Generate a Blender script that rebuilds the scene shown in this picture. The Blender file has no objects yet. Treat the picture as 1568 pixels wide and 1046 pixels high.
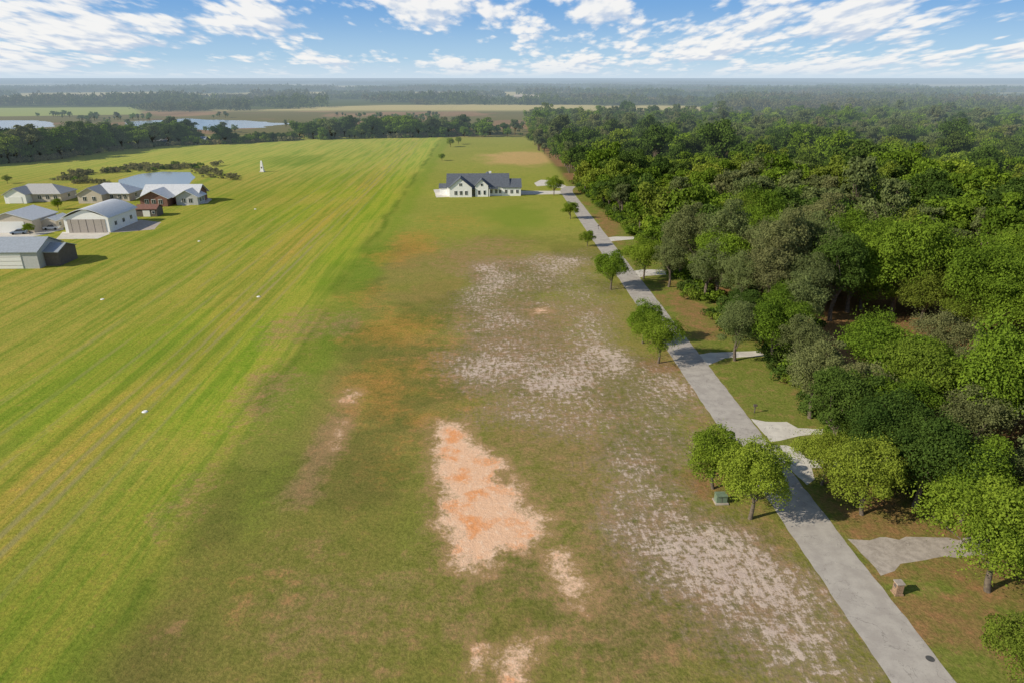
import bpy, math, numpy as np
from mathutils import Vector
RNG=np.random.default_rng(7)
scene=bpy.context.scene
H=45.0; PITCH=math.radians(21.09); F=1045.0
SP,CP=math.sin(PITCH),math.cos(PITCH)
SL=0.0393   # airfield axis slope: s = x + SL*y is the distance across the field
# positions: image pixels projected onto the flat ground (metres, origin under the drone)
def G(u,v):
    a=(u-784)/F; b=(523-v)/F
    t=H/(SP-b*CP)
    return (a*t,(CP+b*SP)*t)
def GP(l): return np.array([G(*p) for p in l])
ROT=math.atan(SL)

# ---------------------------------------------------------------- noise
def vnoise(x,y,seed=0):
    xi=np.floor(x).astype(np.int64); yi=np.floor(y).astype(np.int64)
    fx=x-xi; fy=y-yi; fx=fx*fx*(3-2*fx); fy=fy*fy*(3-2*fy)
    def h(i,j):
        n=(i*374761393+j*668265263+seed*974634777)&0x7fffffff
        n=((n^(n>>13))*1274126177)&0x7fffffff
        n=(n^(n>>16))&0xffff
        return n/65535.0
    return (h(xi,yi)*(1-fx)+h(xi+1,yi)*fx)*(1-fy)+(h(xi,yi+1)*(1-fx)+h(xi+1,yi+1)*fx)*fy
def fbm(x,y,sc,seed=0,o=4):
    x=np.asarray(x,float)/sc; y=np.asarray(y,float)/sc; r=0;a=.5;t=0
    for k in range(o):
        r=r+a*vnoise(x,y,seed+k*17); t+=a; a*=.5; x=x*2.03+5.1; y=y*2.03+9.7
    return r/t
def sstep(a,b,x):
    t=np.clip((x-a)/(b-a),0,1); return t*t*(3-2*t)
def sdpoly(X,Y,P):
    d=np.full(X.shape,1e18); ins=np.zeros(X.shape,bool); n=len(P)
    for i in range(n):
        ax,ay=P[i]; bx,by=P[(i+1)%n]
        ex,ey=bx-ax,by-ay; wx,wy=X-ax,Y-ay
        t=np.clip((wx*ex+wy*ey)/(ex*ex+ey*ey+1e-12),0,1)
        d=np.minimum(d,(wx-ex*t)**2+(wy-ey*t)**2)
        c=((ay>Y)!=(by>Y)); 
        with np.errstate(divide='ignore',invalid='ignore'):
            xx=(bx-ax)*(Y-ay)/((by-ay) if by!=ay else 1e-12)+ax
        ins^=(c&(X<xx))
    d=np.sqrt(d); return np.where(ins,d,-d)

# ---------------------------------------------------------------- materials
def newmat(name):
    m=bpy.data.materials.new(name); m.use_nodes=True; nt=m.node_tree; nt.nodes.clear()
    out=nt.nodes.new('ShaderNodeOutputMaterial'); return m,nt,out
class NB:
    def __init__(s,nt): s.nt=nt
    def n(s,t,**k):
        nd=s.nt.nodes.new(t)
        for a,b in k.items(): setattr(nd,a,b)
        return nd
    def l(s,a,b): s.nt.links.new(a,b)
    def inp(s,sock,v):
        if isinstance(v,bpy.types.NodeSocket): s.l(v,sock)
        elif isinstance(v,(tuple,list,np.ndarray)) and len(v)==3 and sock.type=='RGBA': sock.default_value=(*[float(q) for q in v],1)
        else: sock.default_value=v
    def math(s,op,a,b=None,c=None,clamp=False):
        nd=s.n('ShaderNodeMath',operation=op,use_clamp=clamp)
        s.inp(nd.inputs[0],a)
        if b is not None: s.inp(nd.inputs[1],b)
        if c is not None: s.inp(nd.inputs[2],c)
        return nd.outputs[0]
    def mix(s,f,a,b,mode='MIX'):
        nd=s.n('ShaderNodeMix',data_type='RGBA',blend_type=mode)
        s.inp(nd.inputs[0],f); s.inp(nd.inputs[6],a); s.inp(nd.inputs[7],b); return nd.outputs[2]
    def noise(s,vec,scale,detail=4,rough=.55,dist=0.):
        nd=s.n('ShaderNodeTexNoise'); s.inp(nd.inputs['Vector'],vec)
        nd.inputs['Scale'].default_value=scale; nd.inputs['Detail'].default_value=detail
        nd.inputs['Roughness'].default_value=rough; nd.inputs['Distortion'].default_value=dist
        return nd.outputs['Fac']
    def ss(s,x,a,b):
        nd=s.n('ShaderNodeMapRange',interpolation_type='SMOOTHSTEP'); s.inp(nd.inputs[0],x)
        s.inp(nd.inputs[1],a); s.inp(nd.inputs[2],b); return nd.outputs[0]
    def mr(s,x,a,b,c,d):
        nd=s.n('ShaderNodeMapRange'); s.inp(nd.inputs[0],x)
        for i,v in enumerate((a,b,c,d)): s.inp(nd.inputs[i+1],v)
        return nd.outputs[0]
    def pos(s): return s.n('ShaderNodeNewGeometry').outputs['Position']
    def attr(s,name,out='Fac'):
        return s.n('ShaderNodeAttribute',attribute_name=name).outputs[out]
def painted_haze(b,mat,shader,out,L=2900.,start=300.):  # aerial haze painted into the material as emission, growing with distance from the origin
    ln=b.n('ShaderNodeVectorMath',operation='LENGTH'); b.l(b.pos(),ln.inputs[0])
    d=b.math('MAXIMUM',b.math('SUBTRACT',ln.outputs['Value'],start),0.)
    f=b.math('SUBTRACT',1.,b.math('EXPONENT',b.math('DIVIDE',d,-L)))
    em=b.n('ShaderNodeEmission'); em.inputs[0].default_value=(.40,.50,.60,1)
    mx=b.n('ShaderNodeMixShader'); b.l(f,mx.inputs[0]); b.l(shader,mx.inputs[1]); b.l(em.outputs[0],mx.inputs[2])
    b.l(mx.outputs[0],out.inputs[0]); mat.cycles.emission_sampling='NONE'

def leafmat(name,dark,light,hz=False,warm=(.14,.13,.03)):
    m,nt,out=newmat(name); b=NB(nt)
    oi=b.n('ShaderNodeObjectInfo').outputs['Random']
    sh=b.attr('shade')
    f=b.math('ADD',b.math('MULTIPLY',sh,.70),b.math('MULTIPLY',oi,.40),clamp=True)
    c=b.mix(f,dark,light)
    w=b.ss(b.math('FRACT',b.math('MULTIPLY',oi,7.31)),.55,1.)
    c=b.mix(b.math('MULTIPLY',w,.5),c,warm)
    if hz:
        n=b.noise(b.pos(),.004,3); c=b.mix(b.ss(n,.48,.60),c,(.13,.12,.06))
    df=b.n('ShaderNodeBsdfDiffuse'); b.inp(df.inputs[0],c)
    tr=b.n('ShaderNodeBsdfTranslucent'); b.inp(tr.inputs[0],b.mix(.5,c,light))
    mx=b.n('ShaderNodeMixShader'); mx.inputs[0].default_value=.22
    b.l(df.outputs[0],mx.inputs[1]); b.l(tr.outputs[0],mx.inputs[2])
    painted_haze(b,m,mx.outputs[0],out)
    return m
def simple(name,col,rough=.7,metal=0.,var=.15,scale=2.,spec=.4,streak=None):
    m,nt,out=newmat(name); b=NB(nt)
    tc=b.n('ShaderNodeTexCoord').outputs['Object']
    n=b.noise(tc,scale,5)
    c=b.mix(b.ss(n,.3,.7),tuple(x*(1-var) for x in col),tuple(min(1,x*(1+var)) for x in col))
    p=b.n('ShaderNodeBsdfPrincipled'); b.inp(p.inputs['Base Color'],c)
    p.inputs['Roughness'].default_value=rough; p.inputs['Metallic'].default_value=metal
    p.inputs['Specular IOR Level'].default_value=spec
    if streak:
        w=b.n('ShaderNodeTexWave',bands_direction=streak); b.l(tc,w.inputs[0]); w.inputs['Scale'].default_value=1.0
        bp=b.n('ShaderNodeBump'); bp.inputs['Strength'].default_value=.5; bp.inputs['Distance'].default_value=.05
        b.l(w.outputs['Fac'],bp.inputs['Height']); b.l(bp.outputs[0],p.inputs['Normal'])
    b.l(p.outputs[0],out.inputs[0]); return m

M_OAK=leafmat('oak_leaves',(.045,.088,.012),(.20,.30,.030),warm=(.19,.20,.04))
M_LIME=leafmat('young_oak_leaves',(.09,.15,.016),(.29,.38,.042),warm=(.26,.26,.05))
M_DARK=leafmat('dark_leaves',(.028,.058,.013),(.11,.175,.032),warm=(.10,.13,.03))
M_GREY=leafmat('mossy_leaves',(.065,.088,.034),(.20,.245,.085),warm=(.22,.20,.09))
M_FAR=leafmat('distant_foliage',(.035,.055,.016),(.14,.18,.045),hz=True,warm=(.15,.14,.06))
M_REED=leafmat('reed_leaves',(.12,.12,.05),(.27,.26,.12),warm=(.25,.2,.1))
M_BARK=simple('bark',(.13,.105,.08),.95,var=.35,scale=4)

def tri_mesh(name,V,Fq,mi,mats,shade):
    me=bpy.data.meshes.new(name)
    me.vertices.add(len(V)); me.vertices.foreach_set('co',np.ascontiguousarray(V,dtype=np.float32).ravel())
    me.loops.add(Fq.size); me.loops.foreach_set('vertex_index',Fq.astype(np.int32).ravel())
    me.polygons.add(len(Fq)); me.polygons.foreach_set('loop_start',np.arange(0,Fq.size,4,dtype=np.int32))
    me.polygons.foreach_set('material_index',mi.astype(np.int32))
    me.update(calc_edges=True)
    at=me.attributes.new('shade','FLOAT','POINT'); at.data.foreach_set('value',shade.astype(np.float32))
    for m in mats: me.materials.append(m)
    return me
def rdir(rng,n):
    d=rng.normal(size=(n,3)); return d/np.linalg.norm(d,axis=1,keepdims=True)
def leaves(rng,C,R,per,size,flat=.8,cull=True,csh=None):
    k=len(C); idx=np.repeat(np.arange(k),per); n=len(idx)
    d=rdir(rng,n); neg=(d[:,2]<0)&(rng.random(n)<.55); d[neg,2]*=-1
    rad=R[idx]*(.62+.50*rng.random(n)**.7)
    P=C[idx]+d*rad[:,None]*np.array([1,1,flat])
    if cull:
        D=np.linalg.norm(P[:,None,:]-C[None],axis=2)/R[None]; D[np.arange(n),idx]=9
        keep=(D.min(1)>.62)|(rng.random(n)<.08); P,d,idx=P[keep],d[keep],idx[keep]; n=len(P)
    nn=d+.75*rng.normal(size=(n,3)); nn/=np.linalg.norm(nn,axis=1,keepdims=True)
    t=np.cross(nn,rdir(rng,n)); t/=np.linalg.norm(t,axis=1,keepdims=True)+1e-9; bt=np.cross(nn,t)
    s=(size*(.6+.8*rng.random(n)))[:,None]
    V=np.stack([P-t*s*.5,P-bt*s*.32,P+t*s*.55,P+bt*s*.32],1).reshape(-1,3)
    if csh is None: csh=rng.random(k)
    sh=np.clip(csh[idx]*.5+rng.random(n)*.5,0,1)
    return V,np.arange(n*4).reshape(-1,4),np.repeat(sh,4)
def tube(p0,p1,r0,r1,m=7,bend=0,rng=None,seg=3):
    p0=np.array(p0,float);p1=np.array(p1,float)
    V=[];ax=(p1-p0);ax/=np.linalg.norm(ax); u=np.cross(ax,[.3,.9,.1]);u/=np.linalg.norm(u);w=np.cross(ax,u)
    off=(u*rng.normal()+w*rng.normal())*bend if rng is not None else 0
    a=np.arange(m)*2*math.pi/m
    for i in range(seg+1):
        f=i/seg; c=p0+(p1-p0)*f+off*math.sin(f*math.pi); r=r0+(r1-r0)*f
        V.append(c+r*(np.cos(a)[:,None]*u+np.sin(a)[:,None]*w))
    V=np.concatenate(V); Fc=[]
    for i in range(seg):
        for j in range(m): Fc.append([i*m+j,i*m+(j+1)%m,(i+1)*m+(j+1)%m,(i+1)*m+j])
    return V,np.array(Fc)
def tree_mesh(name,seed,Ht,R,trunk,nc,per,size,leaf,lobes=1.):
    rng=np.random.default_rng(seed)
    rz=(Ht-trunk)/2; zc=trunk+rz
    d=rdir(rng,nc); d[:,2]=np.where(d[:,2]<-.45,-d[:,2],d[:,2])
    rr=(.48+.42*rng.random(nc)); rr[:nc//5]*=.4
    ang=np.arctan2(d[:,1],d[:,0]); ph=rng.random(3)*6.28
    wob=1+.22*np.sin(2*ang+ph[0])+.17*np.sin(3*ang+ph[1])
    C=np.array([0,0,zc])+d*rr[:,None]*np.stack([R*wob,R*wob,np.full(nc,rz)],1)
    C[:,2]+=rng.normal(size=nc)*.06*Ht; C[:,2]=np.maximum(C[:,2],trunk*.8)
    CR=R*(.15+.20*rng.random(nc))*lobes
    V,Fq,sh=leaves(rng,C,CR,per,size,flat=.78)
    V2,F2,s2=leaves(rng,C+rng.normal(size=C.shape)*R*.10,CR*1.35,per//5,size*.9,flat=.8,cull=False)
    Vs=[V,V2];Fs=[Fq,F2+len(V)];S=[sh,s2];Mi=[np.zeros(len(Fq)+len(F2))];o=len(V)+len(V2)
    def add(v,f):
        nonlocal o
        Vs.append(v);Fs.append(f+o);S.append(np.full(len(v),.5));Mi.append(np.ones(len(f)));o+=len(v)
    top=np.array([rng.normal()*.3,rng.normal()*.3,trunk+rz*.5]); r0=.03*Ht
    add(*tube((0,0,-.2),top,r0,r0*.55,9,.15,rng,4))
    for i in rng.permutation(nc)[:10]:
        st=top*(.45+.5*rng.random()); add(*tube(st,C[i],r0*.42,r0*.1,6,.35,rng,4))
        for q in range(2):
            e=C[i]+rdir(rng,1)[0]*CR[i]*.8; add(*tube(st+(C[i]-st)*.7,e,r0*.14,r0*.04,4,.1,rng,2))
    return tri_mesh(name,np.concatenate(Vs),np.concatenate(Fs),np.concatenate(Mi),[leaf,M_BARK],np.concatenate(S))

# ---------------------------------------------------------------- scene helpers
COL=scene.collection
def obj(name,me,loc=(0,0,0),rot=0,sc=1,parent=None):
    o=bpy.data.objects.new(name,me); COL.objects.link(o)
    o.location=loc; o.rotation_euler=(0,0,rot)
    o.scale=(sc,sc,sc) if not isinstance(sc,(tuple,list)) else sc
    if parent: o.parent=parent
    return o
def empty(name,loc=(0,0,0),rot=0):
    o=bpy.data.objects.new(name,None); COL.objects.link(o); o.location=loc; o.rotation_euler=(0,0,rot); o.empty_display_size=.5; return o
def pm(name,V,Fc,mat,parent=None,loc=(0,0,0),rot=0):
    me=bpy.data.meshes.new(name); me.from_pydata([tuple(v) for v in V],[],[tuple(f) for f in Fc]); me.update()
    if mat: me.materials.append(mat)
    return obj(name,me,loc,rot,1,parent)
def box(name,c,s,mat,parent=None,rot=0):
    x,y,z=[k/2 for k in s]
    V=[(-x,-y,-z),(x,-y,-z),(x,y,-z),(-x,y,-z),(-x,-y,z),(x,-y,z),(x,y,z),(-x,y,z)]
    return pm(name,V,[(0,3,2,1),(4,5,6,7),(0,1,5,4),(1,2,6,5),(2,3,7,6),(3,0,4,7)],mat,parent,c,rot)

# ---------------------------------------------------------------- camera, light, sky
cam=bpy.data.cameras.new('camera'); co=bpy.data.objects.new('camera',cam); COL.objects.link(co)
cam.lens=24; cam.sensor_width=36; cam.clip_end=200000; cam.clip_start=.5
co.location=(0,0,H); co.rotation_euler=(math.pi/2-PITCH,0,0); scene.camera=co
SE=math.radians(31); SAZ=(-.93,-.36)   # horizontal direction towards the sun
sun=bpy.data.lights.new('sun','SUN'); sun.energy=5.0; sun.angle=math.radians(.5); sun.color=(1,.90,.73)
so=bpy.data.objects.new('sun',sun); COL.objects.link(so)
k=math.hypot(*SAZ); dv=Vector((SAZ[0]/k*math.cos(SE),SAZ[1]/k*math.cos(SE),math.sin(SE)))
so.rotation_euler=dv.to_track_quat('Z','Y').to_euler()
w=bpy.data.worlds.new('World'); scene.world=w; w.use_nodes=True; nt=w.node_tree; nt.nodes.clear(); b=NB(nt)
sky=b.n('ShaderNodeTexSky',sky_type='NISHITA',sun_disc=False); sky.sun_elevation=SE
sky.sun_rotation=math.atan2(SAZ[0],SAZ[1])%(2*math.pi); sky.air_density=1.0; sky.dust_density=.4; sky.ozone_density=2.5
g=b.n('ShaderNodeTexCoord').outputs['Generated']; sx=b.n('ShaderNodeSeparateXYZ'); b.l(g,sx.inputs[0])
X_,Z_=sx.outputs[0],sx.outputs[2]
zp=b.math('MAXIMUM',Z_,0.)
u=b.math('DIVIDE',b.math('MULTIPLY',X_,2.5),b.math('ADD',zp,.20)); v=b.math('MULTIPLY',b.math('LOGARITHM',b.math('ADD',zp,.035),math.e),1.9)
def cl(du,dvv,det):
    c=b.n('ShaderNodeCombineXYZ'); b.l(b.math('ADD',u,du),c.inputs[0]); b.l(b.math('ADD',v,dvv),c.inputs[1])
    b.l(b.math('MULTIPLY',sx.outputs[1],.6),c.inputs[2])
    big=b.noise(c.outputs[0],.42,1,.5); fine=b.noise(c.outputs[0],1.05,det,.60)
    vo=b.n('ShaderNodeTexVoronoi',feature='F1'); b.l(c.outputs[0],vo.inputs['Vector']); vo.inputs['Scale'].default_value=5.
    vo.inputs['Detail'].default_value=1.; vo.inputs['Roughness'].default_value=.6
    r=b.math('ADD',b.math('MULTIPLY',big,.32),b.math('MULTIPLY',fine,.68))
    return b.math('ADD',r,b.math('MULTIPLY',b.math('SUBTRACT',.45,vo.outputs['Distance']),.09))
n0=cl(12.6,0.,7); n1=cl(12.5,.15,4)
nz=b.math('ADD',n0,b.mr(Z_,.0,.07,.045,.0))
dens=b.ss(nz,.445,.535)
lit=b.ss(b.math('SUBTRACT',n0,n1),-.075,.035)
ccol=b.mix(lit,(6.0,6.9,8.3),(9.9,9.8,9.6))
blue=b.mix(b.ss(Z_,0.,.10),(4.8,7.2,9.3),(1.6,4.0,8.0))
base=b.mix(b.mr(Z_,.10,.5,.85,.0),sky.outputs[0],blue)
dens=b.math('MULTIPLY',dens,b.mr(Z_,.15,.6,.95,.30))
dens=b.math('MULTIPLY',dens,b.ss(Z_,-.002,.010))
c=b.mix(dens,base,ccol)
c=b.mix(b.mr(Z_,.0,.024,.75,0.),c,(6.9,7.9,8.9))
bg=b.n('ShaderNodeBackground'); b.l(c,bg.inputs[0]); bg.inputs[1].default_value=.095
wo=b.n('ShaderNodeOutputWorld'); b.l(bg.outputs[0],wo.inputs[0])
w.cycles.sampling_method='MANUAL'; w.cycles.sample_map_resolution=512
scene.view_settings.view_transform='Standard'; scene.view_settings.look='None'; scene.view_settings.exposure=0

# ---------------------------------------------------------------- ground
def axis(bounds,s0,grow,lim):
    a=[bounds]; s=s0
    while a[-1]<lim:
        a.append(a[-1]+s); s=s*grow if a[-1]>700 else s0+(a[-1]-bounds)*(grow-1)*.6
    return np.array(a)
xa=axis(60,.6,1.025,60000.); xs=np.concatenate([-xa[::-1],np.arange(-59.5,59.6,.5),xa])
yl=[32.]
while yl[-1]<90000:
    y=yl[-1]; yl.append(y+(.45+(y-32)*.0065 if y<1500 else y*.02))
ys=np.concatenate([[-3000,-800,-200,-50,0,20],np.array(yl)])
GX,GY=np.meshgrid(xs,ys); nx,ny=len(xs),len(ys)
S=GX+SL*GY
ii=np.arange((ny-1)*(nx-1)); r=ii//(nx-1); q=ii%(nx-1); v0=r*nx+q
Fg=np.stack([v0,v0+1,v0+nx+1,v0+nx],1)
def srgb(r,g_,b_):
    f=lambda x:(x/255/12.92) if x/255<.04045 else ((x/255+.055)/1.055)**2.4
    return np.array([f(r),f(g_),f(b_)])
def lay(col,m,c): 
    return col*(1-m[...,None])+c*m[...,None]
n1=fbm(GX,GY,30,1); n2=fbm(GX,GY,9,5); n3=fbm(S,GY/8,5,9); n4=fbm(GX,GY,17,71)
Sw=S+(fbm(GX,GY,14,55)-.5)*5
col=np.zeros(GX.shape+(3,))+srgb(138,132,72)
col=lay(col,sstep(.4,.65,n1)*.6,srgb(126,132,58))
col=lay(col,sstep(.5,.7,n2)*.4,srgb(144,122,78))
col=lay(col,sstep(110,45,GY)*.45,srgb(114,110,56))
col=lay(col,sstep(.47,.36,n4)*.45,srgb(94,98,48))
far=sstep(170,230,GY)
col=lay(col,far*.75,srgb(146,152,68))
# airfield
rw=sstep(-29.,-38.,Sw)
col=lay(col,rw,srgb(142,156,56))
col=lay(col,rw*sstep(.42,.60,n1)*.55,srgb(156,154,70))
col=lay(col,rw*sstep(-60,-95,S)*.5,srgb(148,146,72))
col=lay(col,rw*sstep(90,40,GY)*.6,srgb(112,126,48))
col=lay(col,rw*np.exp(-((S+54)/7)**2)*.6*sstep(.3,.6,n3),srgb(164,150,68))
col=lay(col,rw*np.exp(-((S+42)/4)**2)*.40*sstep(60,130,GY),srgb(128,156,46))
col=lay(col,rw*sstep(300,420,GY)*.6,srgb(160,172,78))
for s0,wd,k_ in ((-68,3,.4),(-76,2.5,.45),(-84,2,.4),(-92,2,.3),(-100,4,.4),(-118,4,.4),(-47.5,1,.35),(-57.5,1.2,.4),(-63,1.2,.3)):
    col=lay(col,rw*np.exp(-((Sw*.25+S*.75-s0)/wd)**2)*k_*sstep(.3,.6,n3),srgb(114,136,46))
col=lay(col,np.exp(-((Sw+33.5)/1.3)**2)*sstep(.35,.6,fbm(GX,GY,12,3))*.6,srgb(84,108,38))
col=lay(col,np.exp(-((Sw+29.5)/3.2)**2)*sstep(50,100,GY)*.5,srgb(114,142,44))
def blob(u_,v_,ru,rv,soft=.5,ns=.35,sd=1):
    cx,cy=G(u_,v_); x1,_=G(u_+ru,v_); _,y1=G(u_,v_-rv)
    d=np.sqrt(((GX-cx)/(x1-cx))**2+((GY-cy)/(y1-cy))**2)+(fbm(GX,GY,4+.02*cy,sd)-.5)*ns*2
    return sstep(1+soft,1-soft,d)
rust=np.zeros(GX.shape); dry=np.zeros(GX.shape); lush=np.zeros(GX.shape)
for (u_,v_,a_,b_,k_) in [(610,500,70,26,.7),(590,590,60,50,.65),(630,375,45,22,.75),(560,455,40,20,.5),(650,640,45,16,.55),(390,910,80,45,.25),(660,555,60,40,.5),(600,700,60,50,.35),(700,340,60,14,.4),(720,620,60,20,.4)]:
    rust=np.maximum(rust,blob(u_,v_,a_,b_,.9,.7,u_)*k_)
for (u_,v_,a_,b_,k_) in [(395,610,60,60,.5),(455,500,50,26,.55),(500,680,26,65,.9),(525,495,28,20,.6),(800,520,120,80,.6),(950,850,160,150,.6),(740,395,80,30,.6),(1150,900,140,120,.6),(290,750,40,60,.4),(1060,600,60,60,.5),(500,930,200,90,.45),(880,700,140,90,.55),(740,800,110,120,.6)]:
    dry=np.maximum(dry,blob(u_,v_,a_,b_,.8,.7,u_)*k_)
for (u_,v_,a_,b_,k_) in [(560,400,40,30,.8),(800,330,60,16,.7),(860,700,60,60,.3),(620,850,40,80,.4),(850,450,50,30,.3),(250,540,90,40,.6),(450,247,60,8,.8),(300,300,150,14,.4),(430,720,50,80,.5),(560,420,22,10,.8)]:
    lush=np.maximum(lush,blob(u_,v_,a_,b_,.8,.7,v_)*k_)
col=lay(col,blob(800,242,60,9,.4,.5,2)*.7,srgb(196,160,112))
# verge right of the road: mown grass with leaf litter under the oaks
rr=sstep(36.5,38.0,S)*sstep(345,300,GY)
col=lay(col,rr,srgb(118,126,58)); rust=np.where(rr>.5,0,rust); dry=np.where(rr>.5,.25,dry)
lit_=rr*sstep(.50,.62,fbm(GX,GY,14,22))*.55
for (u_,v_,a_,b_) in [(1440,960,110,80),(1050,470,34,34),(1330,790,90,40),(935,345,20,24),(1100,735,60,26),(1010,560,40,12),(1330,760,60,60)]:
    lit_=np.maximum(lit_,blob(u_,v_,a_,b_,.5,.6,v_)*.66)
for (u_,v_,a_,b_) in [(1150,590,60,45),(1075,540,20,15),(1440,1030,90,34),(1130,640,20,20),(1400,900,50,12),(1000,400,40,20),(980,360,30,20)]:
    lit_=lit_*(1-blob(u_,v_,a_,b_,.5,.4,v_)*.8)
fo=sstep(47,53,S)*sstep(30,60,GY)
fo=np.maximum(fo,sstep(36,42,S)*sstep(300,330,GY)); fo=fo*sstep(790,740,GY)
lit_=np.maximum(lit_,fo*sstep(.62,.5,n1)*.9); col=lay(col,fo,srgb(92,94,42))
# far country
fk=sstep(560,600,GY+(fbm(GX,GY,60,4)-.5)*60)
marsh=srgb(142,116,86)*(0.6+.7*fbm(GX,GY/2,45,8))[...,None]
marsh=lay(marsh,sstep(.44,.56,fbm(GX,GY/1.5,70,18))*.85,srgb(104,104,60))
col=col*(1-fk[...,None])+marsh*fk[...,None]
f2=sstep(1000,1100,GY); col=lay(col,f2,srgb(82,92,48))
clear=sstep(.58,.62,fbm(GX,GY*1.6,900,31))*f2; col=lay(col,clear,srgb(182,170,118))
col=lay(col,(sdpoly(GX,GY,GP([(-200,167),(205,165),(220,176),(-200,182)]))>0)*1.,srgb(150,160,92))
pol=GP
clay=np.full(GX.shape,-9.)
for P,g_ in [([(668,645),(700,645),(740,688),(775,712),(797,745),(800,772),(836,790),(834,820),(815,840),(772,842),(765,858),(722,878),(692,862),(695,830),(668,805),(678,760),(664,720)],.2),
          ([(845,838),(868,842),(882,880),(908,905),(882,925),(858,905),(842,870)],.35),
          ([(760,1060),(752,1012),(792,984),(826,980),(806,1020),(795,1060)],.4),([(722,1020),(735,985),(745,990),(735,1040)],.5),
          ([(525,612),(537,598),(546,603),(535,615)],.1),([(505,690),(522,640),(530,645),(518,690)],.8),
          ([(818,475),(835,472),(838,479),(820,481)],.4)]:
    clay=np.maximum(clay,sdpoly(GX,GY,pol(P))-g_)
hole=sdpoly(GX,GY,pol([(757,735),(770,715),(788,735),(770,745)]))
clay=np.where(hole>-.6,np.minimum(clay,-hole-.3),clay)
clay=np.clip(.5+clay/6,0,1)
reg=sdpoly(GX,GY,pol([(690,400),(900,378),(950,450),(985,540),(1060,585),(1095,690),(1115,745),(1210,815),(1300,950),(1360,1070),(1070,1070),(980,930),(880,810),(830,700),(710,650),(685,540)]))
reg=reg+(fbm(GX,GY,13,88)-.5)*18
fl_=fbm(GX,GY,8,41,4)
sp=sstep(-12,9,reg)*(.47+.34*fl_)
def bump_(u_,v_,a_,b_,k_): 
    global sp
    sp=sp+blob(u_,v_,a_,b_,.8,.9,u_+1)*k_
for t_ in [(1085,850,100,70,.09),(970,760,60,60,.09),(940,540,24,22,.16),(870,585,45,7,.12),(740,500,40,60,.05),(1150,900,80,60,.07),(1230,960,60,60,.06),(1040,590,16,14,.12),(720,590,40,10,.07),(710,862,22,20,.42),(820,590,20,8,.12),(930,800,30,30,.08),(760,400,60,12,.05),(880,410,40,16,.06)]: bump_(*t_)
for t_ in [(850,480,30,30,-.16),(1010,670,50,30,-.06),(840,350,60,20,-.1),(800,440,30,30,-.08),(840,540,40,16,-.06)]: bump_(*t_)
sp=np.clip(sp,0,.79)
me=tri_mesh('ground',np.stack([GX.ravel(),GY.ravel(),np.zeros(nx*ny)],1),Fg,np.zeros(len(Fg)),[],clay.ravel())
def fattr(n,a): at=me.attributes.new(n,'FLOAT','POINT'); at.data.foreach_set('value',a.ravel().astype(np.float32))
fattr('speck',sp); fattr('runway',rw*sstep(620,560,GY)); fattr('gfar',sstep(250,600,GY))
def cattr(n,a): at=me.attributes.new(n,'FLOAT_COLOR','POINT'); at.data.foreach_set('color',np.concatenate([np.clip(a,0,1),np.ones(GX.shape+(1,))],2).ravel().astype(np.float32))
cattr('basecol',col); cattr('cover',np.stack([rust,dry,lush],2)); fattr('litter',lit_)
GM,nt,out=newmat('ground_grass'); b=NB(nt); P_=b.pos()
dt=b.n('ShaderNodeVectorMath',operation='DOT_PRODUCT'); b.l(P_,dt.inputs[0]); dt.inputs[1].default_value=(1,SL,0); s_=dt.outputs['Value']
sy=b.n('ShaderNodeSeparateXYZ'); b.l(P_,sy.inputs[0]); y_=sy.outputs[1]
def cx(a,bb,c=0.):
    n=b.n('ShaderNodeCombineXYZ'); b.inp(n.inputs[0],a); b.inp(n.inputs[1],bb); b.inp(n.inputs[2],c); return n.outputs[0]
gc=b.attr('basecol','Color'); near=b.math('SUBTRACT',1.,b.attr('gfar'))
fine=b.noise(P_,2.6,4,.78); med=b.noise(P_,.42,5,.66); iso=b.noise(P_,1.15,5,.76)
stripe=b.noise(cx(s_,b.math('MULTIPLY',y_,.03)),.55,3,.65)
rwy=b.attr('runway')
cov=b.n('ShaderNodeSeparateColor'); b.l(b.attr('cover','Color'),cov.inputs[0])
mi_=b.math('ADD',b.math('MULTIPLY',med,.55),b.math('MULTIPLY',iso,.45))
mq=b.math('SUBTRACT',mi_,.5)
def cover(g0,mask,colr,am,k=2.0,lo=.15,hi=.85):
    f=b.ss(b.math('ADD',mask,b.math('MULTIPLY',mq,k)),lo,hi)
    return b.mix(b.math('MULTIPLY',b.math('MULTIPLY',f,am),b.ss(mask,0.,.25)),g0,colr)
gc=cover(gc,cov.outputs[2],srgb(110,136,46),.65)
gc=cover(gc,cov.outputs[1],srgb(152,126,94),.68,2.6)
gc=cover(gc,cov.outputs[0],srgb(178,134,68),.52,1.8)
gc=cover(gc,b.attr('litter'),srgb(144,112,78),.85,1.6)
gc=b.mix(b.math('MULTIPLY',b.ss(fine,.40,.70),b.math('MULTIPLY_ADD',near,.42,.1)),gc,b.mix(1.,gc,(.48,.52,.48),'MULTIPLY'))
gc=b.mix(b.math('MULTIPLY',b.ss(fine,.58,.30),b.math('MULTIPLY',near,.42)),gc,b.mix(1.,gc,(1.50,1.42,1.5),'MULTIPLY'))
gc=b.mix(b.math('MULTIPLY',b.ss(mi_,.5,.64),.6),gc,b.mix(1.,gc,(1.34,1.08,1.12),'MULTIPLY'))
gc=b.mix(b.math('MULTIPLY',b.ss(mi_,.5,.36),.65),gc,b.mix(1.,gc,(.66,.80,.64),'MULTIPLY'))
gc=b.mix(b.math('MULTIPLY',b.ss(stripe,.44,.60),b.math('MULTIPLY',rwy,.65)),gc,b.mix(1.,gc,(1.34,1.08,1.3),'MULTIPLY'))
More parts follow.
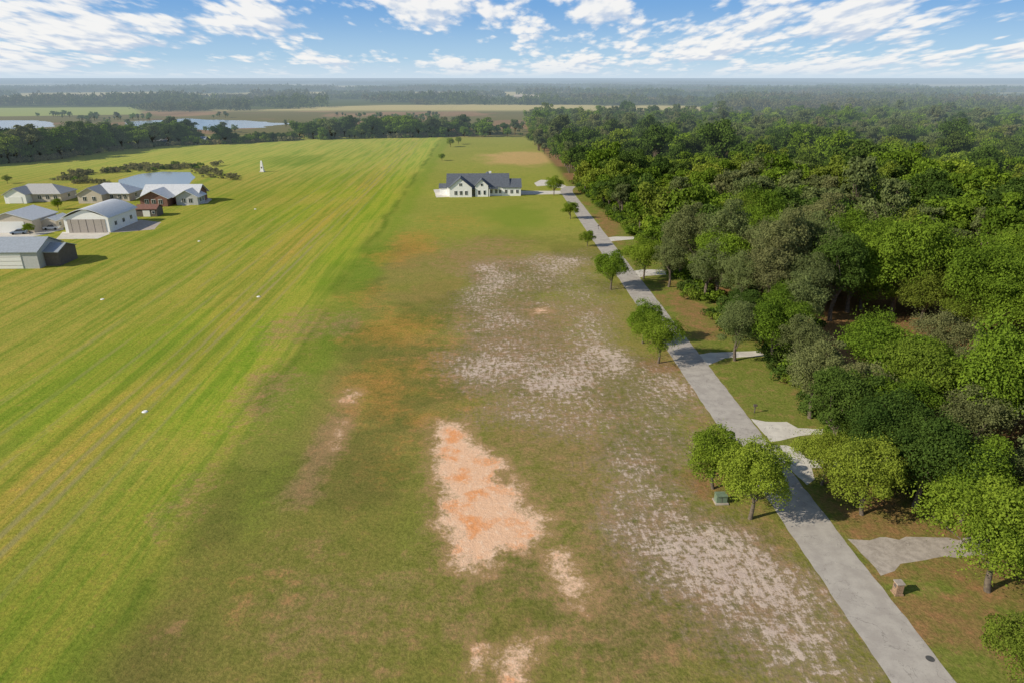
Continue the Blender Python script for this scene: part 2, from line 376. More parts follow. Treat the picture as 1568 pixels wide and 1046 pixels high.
gc=b.mix(b.math('MULTIPLY',b.ss(stripe,.5,.38),b.math('MULTIPLY',rwy,.6)),gc,b.mix(1.,gc,(.66,.82,.70),'MULTIPLY'))
brk=b.noise(cx(s_,b.math('MULTIPLY',y_,.08)),.9,3)
for s0,wd,am in ((-49.6,.35,.65),(-51.6,.35,.65),(-45.5,.3,.4),(-54.5,.3,.45),(-60.5,.4,.4),(-66.,.4,.35),(-72.5,.5,.35)):
    d=b.math('ABSOLUTE',b.math('SUBTRACT',s_,s0)); m=b.math('MULTIPLY',b.ss(d,wd*1.8,wd*.4),b.ss(brk,.36,.55))
    gc=b.mix(b.math('MULTIPLY',m,am),gc,(.30,.27,.12))
# pale disturbed soil, furrowed
fur=b.noise(cx(b.math('MULTIPLY',s_,1.7),b.math('MULTIPLY',y_,.42)),1.0,5,.74)
cro=b.noise(cx(b.math('MULTIPLY',s_,.7),b.math('MULTIPLY',y_,1.6)),1.0,4,.74)
fz=b.math('ADD',b.math('ADD',b.math('MULTIPLY',fur,.36),b.math('MULTIPLY',cro,.20)),b.math('MULTIPLY',iso,.44))
fz=b.math('ADD',fz,b.math('MULTIPLY',b.math('SUBTRACT',fine,.5),.22))
th=b.math('SUBTRACT',.805,b.math('MULTIPLY',b.attr('speck'),.44))
df_=b.math('SUBTRACT',fz,th)
spk=b.ss(df_,-.015,.065)
sc_=b.mix(b.noise(P_,.35,3),(.50,.39,.36),(.74,.62,.51))
gc=b.mix(b.math('MULTIPLY',b.ss(df_,-.15,.02),.5),gc,(.33,.24,.19))
gc=b.mix(b.math('MULTIPLY',spk,.8),gc,sc_)
# clay
ce=b.math('ADD',b.attr('shade'),b.math('MULTIPLY',b.math('SUBTRACT',b.math('ADD',b.math('MULTIPLY',mi_,.7),b.math('MULTIPLY',fine,.3)),.5),2.3))
cb=b.noise(P_,.30,4,.6)
cc=b.mix(b.ss(cb,.48,.64),(.76,.49,.32),(.74,.34,.15))
cc=b.mix(b.math('MULTIPLY',b.ss(iso,.52,.66),.6),cc,(.84,.66,.50))
cc=b.mix(b.math('MULTIPLY',b.ss(iso,.42,.32),.5),cc,(.50,.30,.16))
cc=b.mix(b.math('MULTIPLY',b.ss(ce,.80,.45),.5),cc,(.76,.60,.46))
gc=b.mix(b.math('MULTIPLY',b.ss(ce,.05,.5),.65),gc,(.40,.25,.13))
gc=b.mix(b.ss(ce,.36,.70),gc,cc)
p=b.n('ShaderNodeBsdfDiffuse'); b.l(gc,p.inputs['Color'])
bp=b.n('ShaderNodeBump'); bp.inputs['Distance'].default_value=.2; b.l(b.math('MULTIPLY',near,.7),bp.inputs['Strength'])
b.l(b.math('ADD',b.math('MULTIPLY',fine,.7),b.math('MULTIPLY',iso,.8)),bp.inputs['Height']); b.l(bp.outputs[0],p.inputs['Normal'])
painted_haze(b,GM,p.outputs[0],out)
me.materials.append(GM); obj('ground',me)

# ---------------------------------------------------------------- road, drives, water
def surf(name,c0,c1,c2,sc=.6):
    m,nt,out=newmat(name); b=NB(nt); P=b.pos()
    c=b.mix(b.ss(b.noise(P,sc,5,.6),.35,.65),c0,c1)
    c=b.mix(b.math('MULTIPLY',b.ss(b.noise(P,7,4,.7),.5,.75),.6),c,c2)
    cr=b.noise(P,.22,5,.6,.8); c=b.mix(b.math('MULTIPLY',b.ss(b.math('ABSOLUTE',b.math('SUBTRACT',cr,.5)),.006,.001),.5),c,tuple(x*.45 for x in c0))
    p=b.n('ShaderNodeBsdfPrincipled'); b.l(c,p.inputs['Base Color']); p.inputs['Roughness'].default_value=.9; p.inputs['Specular IOR Level'].default_value=.2
    b.l(p.outputs[0],out.inputs[0]); return m
M_ROAD=surf('asphalt',(.37,.34,.31),(.45,.42,.38),(.28,.26,.24))
M_CONC=surf('concrete',(.55,.52,.47),(.64,.61,.55),(.42,.40,.36))
M_GRAV=surf('gravel',(.34,.30,.26),(.46,.41,.36),(.20,.17,.15),1.2)
yy=np.concatenate([np.arange(20,200,.8),np.arange(200,312,4)])
def strip(name,sl,sr,yy,z,mat,jit=.12,sd=3,curve=None):
    L=[];R=[]
    for y in yy:
        o=curve(y) if curve else 0
        L.append((sl-SL*y+o+(float(fbm(y,0.,1.3,sd))-.5)*jit*2,y,z)); R.append((sr-SL*y+o+(float(fbm(y,9.,1.3,sd+1))-.5)*jit*2,y,z))
    V=L+R; n=len(L); return pm(name,V,[(i,n+i,n+i+1,i+1) for i in range(n-1)],mat)
cv=lambda y: 0.0 if y<290 else (y-290)**2*.012
strip('road',31.9,37.1,yy,.012,M_ROAD,.14,3,cv)
def flat(name,P,z,mat,px=True,jit=.06):
    P=GP(P) if px else np.array(P)
    out=[]
    for i in range(len(P)):
        a=P[i];c=P[(i+1)%len(P)];n=max(1,int(np.linalg.norm(c-a)/1.)) if np.linalg.norm(c-a)<120 else 12
        for k in range(n):
            q=a+(c-a)*k/n; out.append((q[0]+RNG.normal()*jit,q[1]+RNG.normal()*jit,z))
    return pm(name,out,[tuple(range(len(out)))][:1],mat)
for P in [[(1150,641),(1172,645),(1205,646),(1222,655),(1262,657),(1266,663),(1224,667),(1196,674),(1180,676)],
          [(1180,681),(1204,682),(1220,686),(1236,702),(1300,706),(1300,716),(1242,716),(1248,734),(1236,742),(1206,715)],
          [(1066,543),(1088,540),(1160,537),(1175,545),(1110,548),(1084,559)],
          [(960,417),(985,413),(1020,414),(1020,421),(990,423),(968,428)],
          [(920,366),(940,363),(972,363),(972,367),(945,369),(926,372)],
          ]: flat('concrete_driveway',P,.006,M_CONC)
flat('gravel_driveway',[(1300,826),(1345,824),(1400,820),(1470,826),(1600,812),(1620,842),(1462,852),(1395,858),(1366,872),(1350,880)],.006,M_GRAV,True,.16)
flat('farmhouse_driveway',[(786,293),(858,293),(862,298),(790,299)],.006,M_CONC)
flat('turning_loop',[(818,281),(828,276),(846,277),(866,285),(868,290),(850,288),(835,285),(822,286)],.008,M_CONC)
flat('patio',[(664,291),(690,289),(694,302),(668,303)],.008,M_CONC)
flat('hangar_apron',[(96,356),(166,355),(168,359),(150,366),(86,367)],.008,M_CONC)
flat('hangar_apron',[(166,357),(214,337),(247,341),(236,352),(190,356)],.006,M_GRAV)
flat('parking_pad',[(-20,356),(60,345),(95,340),(98,352),(66,360),(20,368),(-20,372)],.006,M_CONC)
flat('hangar_apron',[(270,308),(312,302),(325,306),(318,312),(280,316)],.006,M_CONC)
M_WATER,nt,out=newmat('water'); b=NB(nt)
p=b.n('ShaderNodeBsdfPrincipled'); p.inputs['Base Color'].default_value=(.26,.32,.36,1); p.inputs['Roughness'].default_value=.20; p.inputs['IOR'].default_value=1.33
bp=b.n('ShaderNodeBump'); bp.inputs['Strength'].default_value=.05; bp.inputs['Distance'].default_value=.1; b.l(b.noise(b.pos(),.8,3),bp.inputs['Height']); b.l(bp.outputs[0],p.inputs['Normal'])
b.l(p.outputs[0],out.inputs[0])
def pond(name,P,z=.01,am=.28):
    P=GP(P); c=P.mean(0); out=[]
    n=len(P)
    for i in range(n):
        a=P[i];d=P[(i+1)%n]
        for k in range(10):
            q=a+(d-a)*k/10; j=1-am/2+am*float(fbm(q[0],q[1],16,4)); out.append(tuple(c+(q-c)*j)+(z,))
    return pm(name,out,[tuple(range(len(out)))],M_WATER)
LK1=[(-160,186),(60,185),(84,188),(80,195),(20,200),(-160,205)]
LK2=[(190,187),(290,183),(380,186),(440,190),(405,196),(330,200),(260,200),(205,197)]
pond('pond_water',[(188,292),(182,276),(215,267),(250,263.5),(290,265),(298,272),(288,284),(240,292)],.01,.14)
pond('lake_water',LK1); pond('lake_water',LK2)

# ---------------------------------------------------------------- trees
def protos(tag,leaf,n,seed,Ht,R,tr,nc,per,size,lobes=1.):
    return [tree_mesh(f'{tag}_{i}',seed+i,Ht*(.88+.24*RNG.random()),R*(.9+.2*RNG.random()),tr,nc,per,size,leaf,lobes=lobes) for i in range(n)]
D_OAK=protos('oak_near',M_OAK,3,10,12.5,5.9,2.2,66,480,.28)
D_LIME=protos('lime_near',M_LIME,3,20,8.0,4.0,1.5,54,520,.19)
D_DARK=protos('dark_near',M_DARK,2,30,12.5,5.9,2.4,66,480,.28)
D_GREY=protos('grey_near',M_GREY,2,40,13,5.5,2.8,66,360,.26,.9)
F_OAK=protos('oak_mid',M_OAK,3,50,12,5.7,2.0,34,140,.66)
F_LIME=protos('lime_mid',M_LIME,2,60,10,5.3,1.8,32,130,.64)
F_DARK=protos('dark_mid',M_DARK,3,70,12.5,5.7,2.4,34,140,.66)
F_GREY=protos('grey_mid',M_GREY,2,80,13,5.0,2.8,34,110,.58,.85)
pick=lambda l: l[int(RNG.integers(len(l)))]
def tree(name,me,u_,v_,sc,rot=None,sq=1.):
    x,y=G(u_,v_); return obj(name,me,(x,y,0),RNG.random()*6.28 if rot is None else rot,(sc,sc,sc*sq))
tree('oak_tree',D_LIME[0],1148,794,1.0); tree('oak_tree',D_LIME[1],1092,748,.98)
tree('oak_tree',D_LIME[2],1008,556,.98); tree('oak_tree',D_OAK[0],984,526,.62)
tree('oak_tree',D_OAK[1],935,444,.72)
tree('small_tree',D_LIME[0],900,378,.5); tree('small_tree',D_LIME[1],873,336,.75); tree('small_tree',D_LIME[2],848,300,.9)
tree('oak_tree',D_LIME[1],1320,788,1.15); tree('mossy_tree',D_GREY[1],1125,552,.72)
tree('oak_tree',D_LIME[2],985,428,1.15); tree('mossy_tree',D_GREY[0],1024,440,.75)
tree('oak_tree',D_LIME[0],1512,905,1.25); tree('oak_tree',D_LIME[1],1590,880,1.3)
tree('oak_tree',D_OAK[2],1575,1075,.6); tree('oak_tree',D_LIME[2],1258,742,.8)
tree('dark_oak_tree',D_DARK[0],1275,695,.85); tree('dark_oak_tree',D_DARK[1],1400,775,.85); tree('dark_oak_tree',D_OAK[1],1470,800,.8)
tree('dark_oak_tree',D_DARK[0],1340,740,.85); tree('mossy_tree',D_GREY[0],1240,640,.8)
tree('small_tree',D_LIME[0],677,247,.45); tree('small_tree',D_LIME[1],690,226,.8); tree('small_tree',D_LIME[1],702,222,.7)
for u_,v_ in ((12,282),(90,322),(84,305),(196,300),(46,360)): tree('small_tree',pick(D_LIME),u_,v_,.45)
wood=empty('woodland_trees')
def sedge(y):
    pts=[(0,62),(45,60),(60,54),(70,45),(95,44),(110,45),(130,43),(150,43),(180,45),(200,43),(230,42),(270,40),(300,39),(330,37),(420,35),(560,33),(700,10)]
    return float(np.interp(y,[p[0] for p in pts],[p[1] for p in pts]))
cnt=0; y=42.
clearings=[G(1500,585)+(8,),G(1525,420)+(8,),G(1440,840)+(9,),G(1420,390)+(5,)]
while y<780:
    st=8.0 if y<260 else 9.3
    x=20.
    while x< .82*y+22:
        px,py=x+RNG.uniform(-.5,.5)*st,y+RNG.uniform(-.5,.5)*st; x+=st
        s=px+SL*py
        if s<sedge(py)+RNG.uniform(-1,2.5): continue
        if any(math.hypot(px-c_[0],py-c_[1])<c_[2] for c_ in clearings): continue
        g_=float(fbm(px,py,45,77)); h_=float(fbm(px,py,30,99))
        if float(fbm(px,py,28,123))>.68 : continue
        if py>560 and px>190 and abs(py-690)<38+60*(g_-.5): continue
        nearf=math.hypot(px,py)<190
        r_=RNG.random()
        if g_>.60 and r_<.55 or (py>420 and r_<.4): L=D_GREY if nearf else F_GREY
        elif h_<.47 and r_<.70: L=D_DARK if nearf else F_DARK
        elif h_>.56 and r_<.5: L=F_LIME if not nearf else D_OAK
        elif r_<.30: L=D_DARK if nearf else F_DARK
        else: L=D_OAK if nearf else F_OAK
        sc=(RNG.uniform(.58,1.12)+.5*(RNG.random()**3))*(.85 if s<sedge(py)+8 else 1.)
        obj('tree',pick(L),(px,py,0),RNG.random()*6.28,(sc,sc*RNG.uniform(.85,1.15),sc*RNG.uniform(.85,1.25)),wood); cnt+=1
    y+=st
def shrub_mesh(name,seed,leaf,R=1.4,k=7,per=120,size=.34):
    rng=np.random.default_rng(seed); C=np.stack([rng.normal(size=k)*R*.6,rng.normal(size=k)*R*.6,rng.random(k)*R*.6+.4],1)
    V,Fq,sh=leaves(rng,C,R*(.35+.35*rng.random(k)),per,size); V[:,2]=np.maximum(V[:,2],.02)
    return tri_mesh(name,V,Fq,np.zeros(len(Fq)),[leaf],sh)
SH=[shrub_mesh('shrub_a',1,M_DARK),shrub_mesh('shrub_b',2,M_OAK),shrub_mesh('shrub_c',3,M_REED)]
und=empty('woodland_undergrowth')
for k_ in range(380):
    py=RNG.uniform(55,320); s=sedge(py)+abs(RNG.normal())*7+2
    obj('shrub',pick(SH[:2]),(s-SL*py,py,0),RNG.random()*6,RNG.uniform(.6,1.5),und)
belt=empty('tree_belt')
def belt_line(P,n,wd,h0,h1,types):
    global cnt
    P=GP(P); seg=np.linalg.norm(np.diff(P,axis=0),axis=1); cs=np.concatenate([[0],np.cumsum(seg)])
    for i in range(n):
        t=RNG.random()*cs[-1]; x=np.interp(t,cs,P[:,0])+RNG.normal()*2; yv=np.interp(t,cs,P[:,1])+RNG.random()*wd
        sc=RNG.uniform(h0,h1)/12; obj('tree',pick(pick(types)),(x,yv,0),RNG.random()*6.28,(sc*RNG.uniform(.9,1.3),sc*RNG.uniform(.9,1.3),sc),belt); cnt+=1
        if RNG.random()<.8: obj('shrub',pick(SH),(x+RNG.normal()*3,yv-2,0),0,RNG.uniform(1.2,2.4),belt)
belt_line([(-120,262),(0,253),(60,248),(110,241)],80,45,7,18,[F_OAK,F_OAK,F_GREY,F_DARK])
belt_line([(110,241),(160,233),(215,228),(275,224)],66,60,6,16,[F_OAK,F_OAK,F_DARK,F_GREY])
belt_line([(275,224),(330,221),(400,219),(450,216)],55,14,3.5,6.5,[F_OAK,F_DARK])
belt_line([(450,216),(520,214),(600,212),(700,211),(790,211)],125,40,6,14,[F_DARK,F_OAK,F_OAK,F_GREY])
belt_line([(340,222),(350,221)],4,8,11,13,[F_DARK])
belt_line([(590,212),(625,212)],8,12,13,16,[F_OAK])
reeds=empty('pond_reeds')
def reedline(P,n,wd,a,c_):
    P=GP(P); seg=np.linalg.norm(np.diff(P,axis=0),axis=1); cs=np.concatenate([[0],np.cumsum(seg)])
    for i in range(n):
        t=RNG.random()*cs[-1]; x=np.interp(t,cs,P[:,0])+RNG.normal()*1.5; yv=np.interp(t,cs,P[:,1])+RNG.normal()*wd
        obj('shrub',SH[2] if RNG.random()<.7 else pick(SH),(x,yv,0),RNG.random()*6,RNG.uniform(a,c_),reeds)
reedline([(95,272),(125,278),(168,284)],26,4,.5,1.3)
reedline([(110,269),(160,265),(200,260),(250,257),(300,257),(320,258)],62,6,.5,1.6)
reedline([(308,260),(318,268),(330,272),(362,274)],24,4,.5,1.2)

def patch(name,seed,size,n,per,q,hr):
    rng=np.random.default_rng(seed)
    C=np.stack([rng.uniform(-size/2,size/2,n),rng.uniform(-size/2,size/2,n),rng.uniform(2,hr,n)],1)
    R=rng.uniform(2.6,5.8,n); V,Fq,sh=leaves(rng,C,R,per,q,flat=1.15,cull=False)
    return tri_mesh(name,V,Fq,np.zeros(len(Fq)),[M_FAR],sh)
PA=[patch(f'far_a{i}',200+i,62,34,60,2.1,10) for i in range(4)]
PB=[patch(f'far_b{i}',210+i,116,95,26,3.5,10) for i in range(3)]
PC=[patch(f'far_c{i}',220+i,420,700,10,7.0,11) for i in range(2)]
ff=empty('distant_forest')
def wet(x,y):
    lim=705 if x<0.03*y else 790
    if y<lim+(float(fbm(x,y,70,5))-.5)*240: return True
    return y<2400 and float(fbm(x,y*1.7,300,61))>.61
MW=GP([(-200,165),(205,163),(215,178),(-200,184)])
GL1,GL2=GP(LK1),GP(LK2)
def inlake(px,py,mg=-32):
    a,c_=np.array([px]),np.array([py])
    return sdpoly(a,c_,GL1)[0]>mg or sdpoly(a,c_,GL2)[0]>mg
def fill(P,y0,y1,st,thr):
    y=y0
    while y<y1:
        xm=.78*y+st
        x=-xm
        while x<xm:
            px,py=x+RNG.uniform(-.25,.25)*st,y+RNG.uniform(-.25,.25)*st; x+=st
            if wet(px,py): continue
            if py<900 and inlake(px,py): continue
            if sdpoly(np.array([px]),np.array([py]),MW)[0]>-20: continue
            if float(fbm(px,py*1.6,900,31))>thr or (float(fbm(px,py*2,260,131))>.62): continue
            obj('forest_patch',pick(P),(px,py,0),RNG.integers(4)*math.pi/2,(1,1,RNG.uniform(.55,1.45)),ff)
        y+=st
fill(PA,600,1350,54,.62); fill(PB,1350,3000,110,.59); fill(PC,3000,11000,440,.54)
for k_ in range(150):
    px,py=RNG.uniform(-700,400),RNG.uniform(610,900)
    if inlake(px,py,-12) or px>.02*py+60: continue
    if float(fbm(px,py,90,15))<.44: continue
    for j in range(5): obj('tree',pick(F_OAK+F_GREY),(px+RNG.normal()*14,py+RNG.normal()*6,0),RNG.random()*6,RNG.uniform(.25,.65),ff)

# ---------------------------------------------------------------- buildings
M_WHITE=simple('white_siding',(.82,.82,.80),.6,var=.03); M_DROOF=simple('dark_shingles',(.10,.115,.14),.7,var=.2)
M_GLASS=simple('window_glass',(.03,.04,.055),.12,var=.2,spec=.8); M_TAN=simple('tan_siding',(.52,.46,.38),.7,var=.06)
M_METR=simple('metal_roof',(.62,.64,.66),.45,.1,var=.08,streak='X'); M_BLUER=simple('bluegrey_roof',(.33,.37,.42),.5,.1,var=.1,streak='X')
M_GREYR=simple('grey_roof',(.40,.40,.39),.6,.05,var=.1)
M_REDW=simple('red_brown_siding',(.20,.10,.075),.7,var=.15); M_DOOR=simple('hangar_door',(.38,.34,.30),.6,var=.06,streak='X')
M_GREYW=simple('grey_siding',(.45,.46,.46),.7,var=.06); M_DARKW=simple('dark_siding',(.12,.10,.09),.7); M_TRIM=simple('trim',(.75,.75,.73),.5,var=.02)
def wing(par,nm,cx_,cy_,L,W,h,rise,ax,wall,roof,ov=.55,hip=0.,th=.18,curved=False):
    """ridge along local X if ax==0, along local Y if ax==1"""
    T=(lambda x,y,z:(cx_+x,cy_+y,z)) if ax==0 else (lambda x,y,z:(cx_-y,cy_+x,z))
    l,w_=L/2,W/2
    if hip>0: V=[T(*p) for p in [(-l,-w_,0),(l,-w_,0),(l,w_,0),(-l,w_,0),(-l,-w_,h),(l,-w_,h),(l,w_,h),(-l,w_,h)]]; Fc=[(0,1,5,4),(1,2,6,5),(2,3,7,6),(3,0,4,7)]
    else:
        V=[T(*p) for p in [(-l,-w_,0),(l,-w_,0),(l,w_,0),(-l,w_,0),(-l,-w_,h),(l,-w_,h),(l,w_,h),(-l,w_,h),(-l,0,h+rise),(l,0,h+rise)]]
        Fc=[(0,1,5,4),(1,2,6,9,5),(2,3,7,6),(3,0,4,8,7)]
    pm(nm+'_walls',V,Fc,wall,par)
    k=rise/w_; lo=l+ov; wo_=w_+ov; ze=h-ov*k+.03; zr=h+rise+.03
    if hip>0:
        top=[T(-lo,-wo_,ze),T(lo,-wo_,ze),T(lo,wo_,ze),T(-lo,wo_,ze),T(-lo+wo_*hip,0,zr),T(lo-wo_*hip,0,zr)]
        V=top+[(a,b_,c-th) for a,b_,c in top[:4]]
        Fc=[(0,1,5,4),(1,2,5),(2,3,4,5),(3,0,4),(6,7,1,0),(7,8,2,1),(8,9,3,2),(9,6,0,3),(9,8,7,6)]
        pm(nm+'_roof',V,Fc,roof,par)
    else:
        n=8 if curved else 1
        prof=[]
        for i in range(-n,n+1):
            f=i/n; z=zr-(zr-ze)*(abs(f)**1.7 if curved else abs(f)); prof.append((f*wo_,z))
        V=[];m=len(prof)
        for xx in (-lo,lo):
            for yv,z in prof: V.append(T(xx,yv,z+th))
            for yv,z in prof: V.append(T(xx,yv,z))
        o=2*m; Fc=[]
        for i in range(m-1):
            Fc+=[(i,o+i,o+i+1,i+1),(m+i,m+i+1,o+m+i+1,o+m+i),(i,i+1,m+i+1,m+i),(o+i,o+m+i,o+m+i+1,o+i+1)]
        Fc+=[(0,m,o+m,o),(m-1,o+m-1,o+2*m-1,2*m-1)]
        pm(nm+'_roof',V,Fc,roof,par)
def win(par,x,y,z,w_,h_,face='S',mat=None,frame=True,nm='window'):
    d={'S':(0,-1),'N':(0,1),'E':(1,0),'W':(-1,0)}[face]
    sz=lambda a,c_,t:(a,t,c_) if face in 'SN' else (t,a,c_)
    if frame: box(nm+'_frame',(x+d[0]*.03,y+d[1]*.03,z),sz(w_+.24,h_+.24,.10),M_TRIM,par)
    box(nm,(x+d[0]*.07,y+d[1]*.07,z),sz(w_,h_,.10),mat or M_GLASS,par)
    if frame and w_>.8: box(nm+'_mullion',(x+d[0]*.13,y+d[1]*.13,z),sz(.08,h_,.04),M_TRIM,par)
x0,y0=G(737,303)
fh=empty('white_farmhouse',(x0-.6,y0+8,0),ROT)
wing(fh,'main',-1,2,25,13,3.8,4.2,0,M_WHITE,M_DROOF,.4)
wing(fh,'left_gable',-8,-3.6,7.5,9.0,3.8,3.6,1,M_WHITE,M_DROOF,.4)
wing(fh,'centre_gable',.5,-3.8,5.5,5.2,4.4,2.4,1,M_WHITE,M_DROOF,.35)
wing(fh,'rear_gable',3,9.5,9,9,3.8,3.4,1,M_WHITE,M_DROOF)
wing(fh,'right_wing',12.6,.3,7.6,10.5,3.5,2.6,0,M_WHITE,M_DROOF,.4)
wing(fh,'side_porch',-14.6,2,4.5,7,2.8,1.2,0,M_WHITE,M_DROOF,.3)
for x in (-10,-7.9,-5.8): win(fh,x,-7.35,1.7,1.0,1.5)
win(fh,-8,-7.35,5.0,1.0,1.0)
for x in (-.6,1.6): win(fh,x,-6.55,1.7,.8,1.6)
win(fh,.5,-6.55,4.8,.8,.9)
for x in (4.4,6.4,8.0): win(fh,x,-4.5,1.8,.9,1.4)
for x in (10.3,12.6,14.9): win(fh,x,-4.95,1.8,.9,1.3)
for y in (-2,1,3.5): win(fh,16.4,y,1.8,1.1,1.3,'E')
win(fh,-3,-4.5,1.4,1.4,2.4,mat=M_GLASS,nm='door')
for x in (-3.9,-2.0,3.6): box('porch_post',(x,-6.3,1.5),(.25,.25,3.0),M_WHITE,fh)
box('porch_roof',(-2.75,-5.6,3.15),(1.5,2.1,.2),M_DROOF,fh)
box('porch_roof_right',(5.3,-5.6,3.15),(3.6,2.1,.2),M_DROOF,fh)
box('chimney',(4,4.5,7.9),(1,1,1.6),M_WHITE,fh)
def B(name,u_,v_,dy): 
    x,y=G(u_,v_); return empty(name,(x,y+dy,0),ROT)
h=B('hangar',134,357,9)
wing(h,'hall',0,0,18,13.5,4.6,2.6,1,M_WHITE,M_METR,curved=True)
box('hangar_door',(0,-9.06,2.1),(11.5,.12,4.1),M_DOOR,h)
for i in range(5): box('door_seam',(-4.6+2.3*i,-9.14,2.1),(.07,.05,4.1),M_DARKW,h)
for y in (-5,0,5): win(h,6.75,y,2.2,1.3,1.2,'E')
h=B('hangar',18,413,6)
wing(h,'hall',-2,0,17,11,4.4,2.4,0,M_GREYW,M_BLUER)
wing(h,'annex',8.4,1,3.6,8,3.6,1.4,0,M_DARKW,M_BLUER,.3)
box('hangar_door',(-3,-5.56,2.0),(11,.12,3.9),M_TRIM,h)
for i in range(3): box('door_rib',(-3,-5.65,.9+i*1.1),(11,.05,.06),M_DOOR,h)
h=B('hangar',15,358,7)
wing(h,'hall',0,0,13,14,4.0,2.2,1,M_TAN,M_METR)
box('hangar_door',(0,-6.56,1.8),(9,.12,3.5),M_TRIM,h)
wing(h,'lean_to',9.2,2,8,4.4,2.8,.9,1,M_TAN,M_METR,.3)
for y in (0,4): win(h,11.4,y,1.6,1,1.1,'E')
h=B('house',50,311,6)
wing(h,'main',0,1,20,11,3.4,2.8,0,M_TAN,M_GREYR,.6,1.)
wing(h,'front_wing',-5,-4.6,7,8,3.4,2.2,1,M_WHITE,M_GREYR)
for x in (2,5,8): win(h,x,-4.5,1.8,1.3,1.4)
box('garage_door',(-5,-8.16,1.3),(5,.1,2.4),M_TRIM,h)
win(h,10,1,1.8,1.4,1.3,'E')
h=B('house',155,311,6)
wing(h,'main',1,2,17,11,3.4,3.0,0,M_TAN,M_METR,.6,1.)
wing(h,'front_wing',-3,-4,8,9,3.4,2.4,1,M_TAN,M_GREYR)
for x in (-5,-1.5): win(h,x,-8,1.8,1.2,1.5)
for x in (3,6,8): win(h,x,-3.5,1.8,1.1,1.5)
win(h,9.5,2,1.8,1.4,1.3,'E')
h=B('brown_house',253,316,7)
wing(h,'main',0,3,20,10,3.4,3.0,0,M_REDW,M_METR,.9)
wing(h,'front_wing',-3.5,-4,9,10,3.3,2.4,1,M_REDW,M_METR,.9)
wing(h,'east_wing',7.5,-2,7,8,3.2,2.2,1,M_GREYW,M_METR,.8)
for x in (-6,-3.5,-1): win(h,x,-8.5,1.8,1.3,1.6)
for x in (6.3,8.8): win(h,x,-5.5,1.7,1.2,1.6)
for y in (-3,-.5): win(h,11.5,y,1.8,1.2,1.5,'E')
h=B('shed',224,333,3); wing(h,'body',0,0,7,5,2.6,1.1,0,M_DARKW,M_REDW,.3); box('door',(0,-2.55,1.1),(2.4,.08,2.1),M_TRIM,h); win(h,2.4,-2.5,1.5,.8,.8)
h=B('house',240,224,4); wing(h,'body',0,0,14,9,3,2,0,M_GREYW,M_BLUER); win(h,2,-4.5,1.6,1.2,1.2); win(h,-3,-4.5,1.6,1.2,1.2)
h=B('house',296,222,4); wing(h,'body',0,0,17,9,3,2,0,M_WHITE,M_BLUER); win(h,2,-4.5,1.6,1.2,1.2); win(h,-3,-4.5,1.6,1.2,1.2)
for u_,v_,L_ in ((797,157,26),(818,158,20)):
    x,y=G(u_,v_); h=empty('distant_building',(x,y,0),0); wing(h,'body',0,0,L_,14,10,4,0,M_GREYW,M_GREYR)
    for i in (-1,0,1): win(h,i*L_*.25,-7,6,3,2)

# ---------------------------------------------------------------- small objects
M_TYRE=simple('tyre',(.02,.02,.02),.8)
def car(name,u_,v_,rot,paint,pickup=False):
    x,y=G(u_,v_); e=empty(name,(x,y,0),rot)
    prof=[(-2.2,.35),(-2.25,.8),(-2.1,.95),(-1.3,1.0),(2.05,1.0),(2.2,.85),(2.25,.4)] if pickup else [(-2.2,.35),(-2.25,.75),(-1.9,.92),(-1.1,.98),(1.7,1.02),(2.15,.95),(2.25,.4)]
    cab=[(-1.1,.99),(-.45,1.6),(.75,1.62),(1.0,.99)] if pickup else [(-1.15,.98),(-.4,1.48),(1.0,1.5),(1.8,1.01)]
    for nm,pr,wd,mt in (('body',prof,.9,paint),('cabin_glass',cab,.78,M_GLASS)):
        n=len(pr); V=[(a,-wd,c) for a,c in pr]+[(a,wd*.999,c) for a,c in pr]
        pm(nm,V,[tuple(range(n)),tuple(range(2*n-1,n-1,-1))]+[(i,n+i,n+(i+1)%n,(i+1)%n) for i in range(n)],mt,e)
    box('roof_panel',(.25,0,1.57),(1.15,1.5,.08),paint,e)
    for a in (-1.4,1.4):
        for c in (-.88,.88):
            V,Fc=tube((a,c-.1,.34),(a,c+.1,.34),.34,.34,14,0,None,1); n=14
            pm('wheel',list(V),[tuple(f) for f in Fc]+[tuple(range(n)),tuple(range(2*n-1,n-1,-1))],M_TYRE,e)
M_CW=simple('white_paint',(.75,.76,.78),.3,var=.02); M_CB=simple('blue_paint',(.25,.32,.42),.3,var=.03)
car('parked_car',30,359,.3,M_CB); car('parked_pickup',80,352,.15,M_CW,True)
x,y=G(1103,768); e=empty('utility_box',(x,y,0),ROT); M_UG=simple('green_steel',(.16,.22,.15),.5)
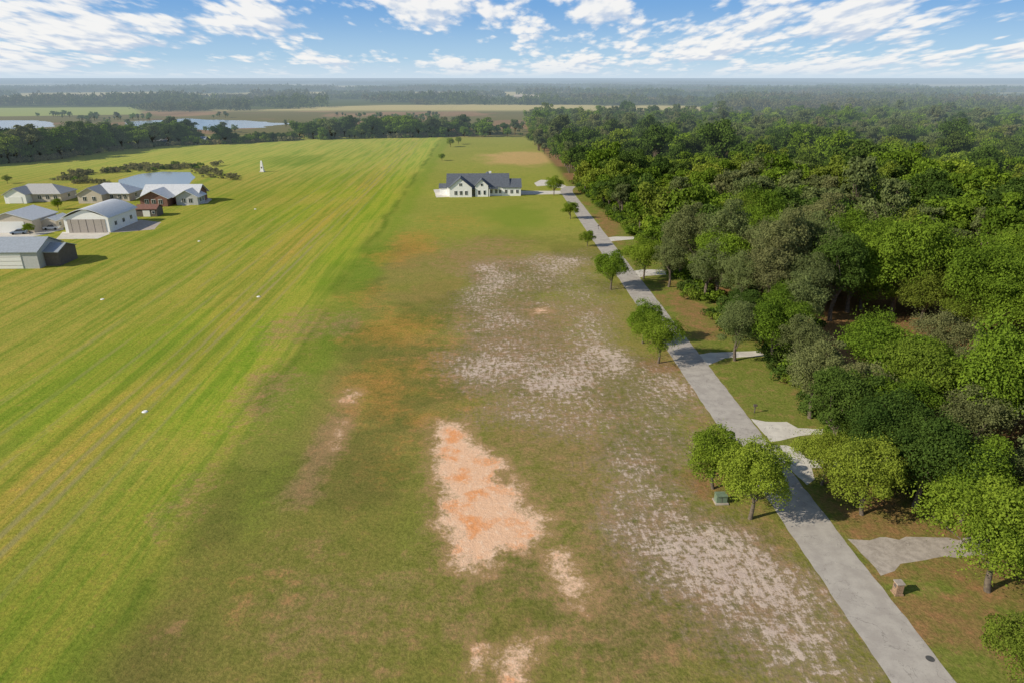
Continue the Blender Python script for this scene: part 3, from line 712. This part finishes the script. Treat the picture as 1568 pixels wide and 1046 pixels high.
box('pad',(0,0,.06),(1.5,1.3,.14),M_GRAV,e); box('cabinet',(0,.05,.55),(1.2,.9,.85),M_UG,e); box('lid',(0,.0,1.02),(1.26,1.02,.1),M_UG,e); box('door_seam',(0,-.41,.55),(.04,.03,.75),M_DARKW,e)
M_BRK=simple('brick',(.30,.20,.13),.9,var=.3,scale=6)
x,y=G(1373,908); e=empty('brick_mailbox',(x,y,0),ROT); box('plinth',(0,0,.08),(.8,.8,.16),M_BRK,e); box('pillar',(0,0,.7),(.65,.65,1.1),M_BRK,e); box('cap',(0,0,1.29),(.76,.76,.1),M_GRAV,e); box('mailbox_door',(-.34,0,.95),(.05,.3,.3),M_DARKW,e)
for u_,v_ in ((1155,632),(946,392),(916,352)):
    x,y=G(u_,v_); e=empty('mailbox',(x,y,0),ROT); box('post',(0,0,.55),(.12,.12,1.1),M_DARKW,e); box('box',(0,0,1.2),(.5,.25,.28),M_DARKW,e); box('flag',(.1,-.15,1.35),(.05,.02,.22),M_REDW,e)
x,y=G(1424,1008); a=np.arange(20)*2*math.pi/20
pm('manhole_cover',[(x+.35*math.cos(t),y+.35*math.sin(t),.02) for t in a],[tuple(range(20))],simple('cast_iron',(.08,.08,.08),.6))
for u_,v_ in ((222,630),(396,455),(157,459),(305,370),(391,321)):
    x,y=G(u_,v_); V,Fc=tube((x,y,0),(x,y,.12),.42,.3,14,0,None,1)
    pm('runway_marker',list(V),[tuple(f) for f in Fc]+[tuple(range(14,28))],M_WHITE)
x,y=G(402,264); e=empty('airfield_pylon',(x,y,0),ROT)
V=[(-.9,-.9,0),(.9,-.9,0),(.9,.9,0),(-.9,.9,0),(-.4,-.4,5.0),(.4,-.4,5.0),(.4,.4,5.0),(-.4,.4,5.0),(0,0,5.8)]
pm('shaft',V,[(0,1,5,4),(1,2,6,5),(2,3,7,6),(3,0,4,7),(4,5,8),(5,6,8),(6,7,8),(7,4,8)],M_WHITE,e); box('base',(0,0,.15),(2.4,2.4,.3),M_CONC,e); box('louvre',(0,-.72,2.2),(.6,.06,.8),M_DARKW,e)
print('trees',cnt,'objects',len(bpy.data.objects))
